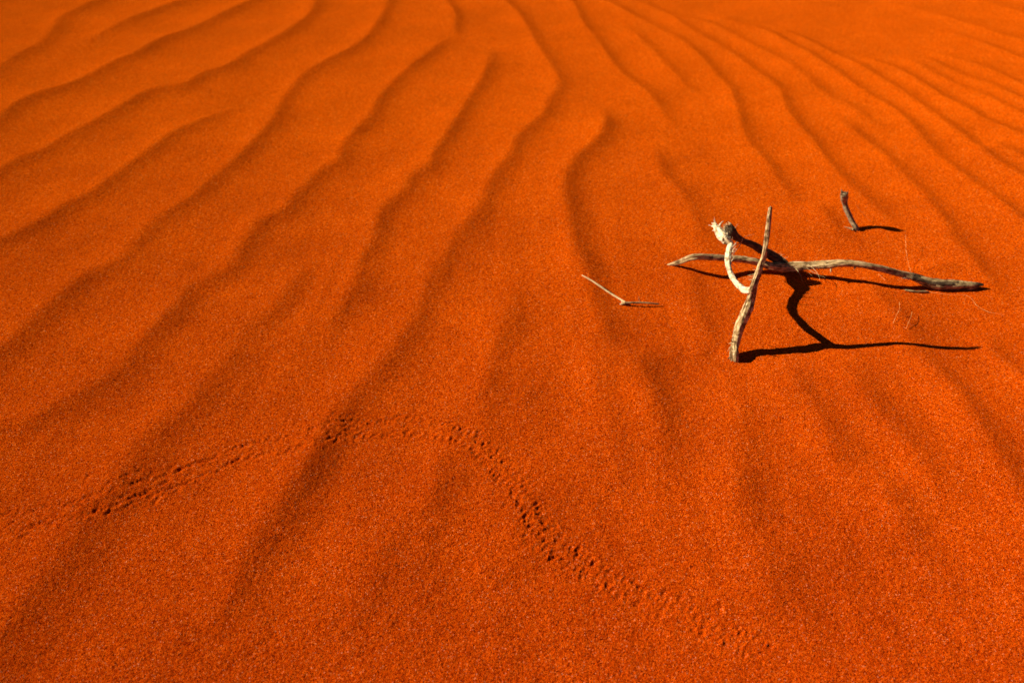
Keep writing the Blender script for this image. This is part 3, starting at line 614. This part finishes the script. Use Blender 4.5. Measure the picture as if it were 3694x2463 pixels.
# ---- the stub standing behind it
M = Mesh()
tube(M, SMALL, per=10, sides=20, ridge=.14, lump=.12, seed=41)
stub = M.build("stub_stem", SMALLW)
M = Mesh()
s0, s1 = SMALL[0], SMALL[1]
frayed(M, s0[:3], (s0[0] - s1[0], s0[1] - s1[1], s0[2] - s1[2]), s0[3] * 1.0, 14, .009, 12, .3, .9, .012, .0019)
knob = M.build("splintered_tip", SMALLW)
M = Mesh()
b = SMALL[-2]
for k, (dx, dy, ln) in enumerate(((-.9, .5, .022), (-.8, -.1, .014), (-.3, -.6, .012))):
    sliver(M, (b[0] - .006, b[1] - .003, .004), (dx, dy, .12), ln, .002, .2, 60 + k)
chip = M.build("base_splinter", STRAWM)
root = empty("upright_stub", (SMALL[-1][0], SMALL[-1][1], 0))
tag(root, "short grey stick standing alone in the sand behind the big branch", "stick")
for c in (stub, knob, chip):
    c.parent = root; c.matrix_parent_inverse = Matrix.Translation(-root.location)

# ---- thin twig on the left
for _t in (TWIG_A, TWIG_B, TWIG_C):
    _t[:] = [[x, y, z + ground_z(x, y) - .002, rr * 1.1] for x, y, z, rr in _t]
M = Mesh()
tube(M, TWIG_A, per=10, sides=10, ridge=.08, lump=.15, seed=51)
ta = M.build("long_stem", STRAWM)
M = Mesh(); tube(M, TWIG_B, per=10, sides=10, ridge=.08, lump=.15, seed=52)
c = at(TWIG_B, .72); sliver(M, c[:3], (-.5, .8, .3), .014, .0006, .3, 90); sliver(M, c[:3], (.6, -.6, .5), .006, .001, .3, 91)
tb = M.build("short_stem", GREY)
M = Mesh(); tube(M, TWIG_C, per=8, sides=10, ridge=.1, lump=.2, seed=53)
sliver(M, TWIG_C[1][:3], (-.4, .5, .3), .012, .0014, .3, 92)
tc = M.build("knuckle", PALE)
root = empty("thin_twig", (TWIG_C[1][0], TWIG_C[1][1], 0))
tag(root, "thin straw-coloured twig with a bent joint lying left of the big branch", "twig")
for c in (ta, tb, tc):
    c.parent = root; c.matrix_parent_inverse = Matrix.Translation(-root.location)

# ---- straw fragment and loose fibres
M = Mesh()
P = spline(STRAW, 6); 
P[:, 3] *= .7
P[:, 2] += [ground_z(p[0], p[1]) * .5 for p in P]
tube(M, P.tolist(), per=2, sides=9, ridge=.1, lump=.1, seed=61)
tag(M.build("straw_fragment", GREY), "short grey-brown straw fragment lying against the thick end of the big branch", "straw")

FL = dict(f1="fine pale fibre rising behind the right part of the long limb",
          f2="long wavy pale fibre trailing right from the thick limb end",
          f3="bright short curved fibre on the sand between limb and long shadow",
          f4="faint short straight fibre just right of the bright curved one",
          f5="short faint fibre crossing the shadow of the long limb",
          far="fine dark fibre leaning over the sand beside the upright stub")
for k, pts in FIBRES.items():
    q = []
    for i, (x, y, z, r) in enumerate(pts): q.append((x, y, z + max(0, ground_z(x, y)), .00027 if k != 'f2' else .00025))
    M = Mesh(); tube(M, q, per=8, sides=5, ridge=0, lump=.2, seed=len(k))
    tag(M.build("dry_fibre", FIBRE if k != 'far' else DARK), FL[k], "fibre", "loose dry plant fibres on the sand")
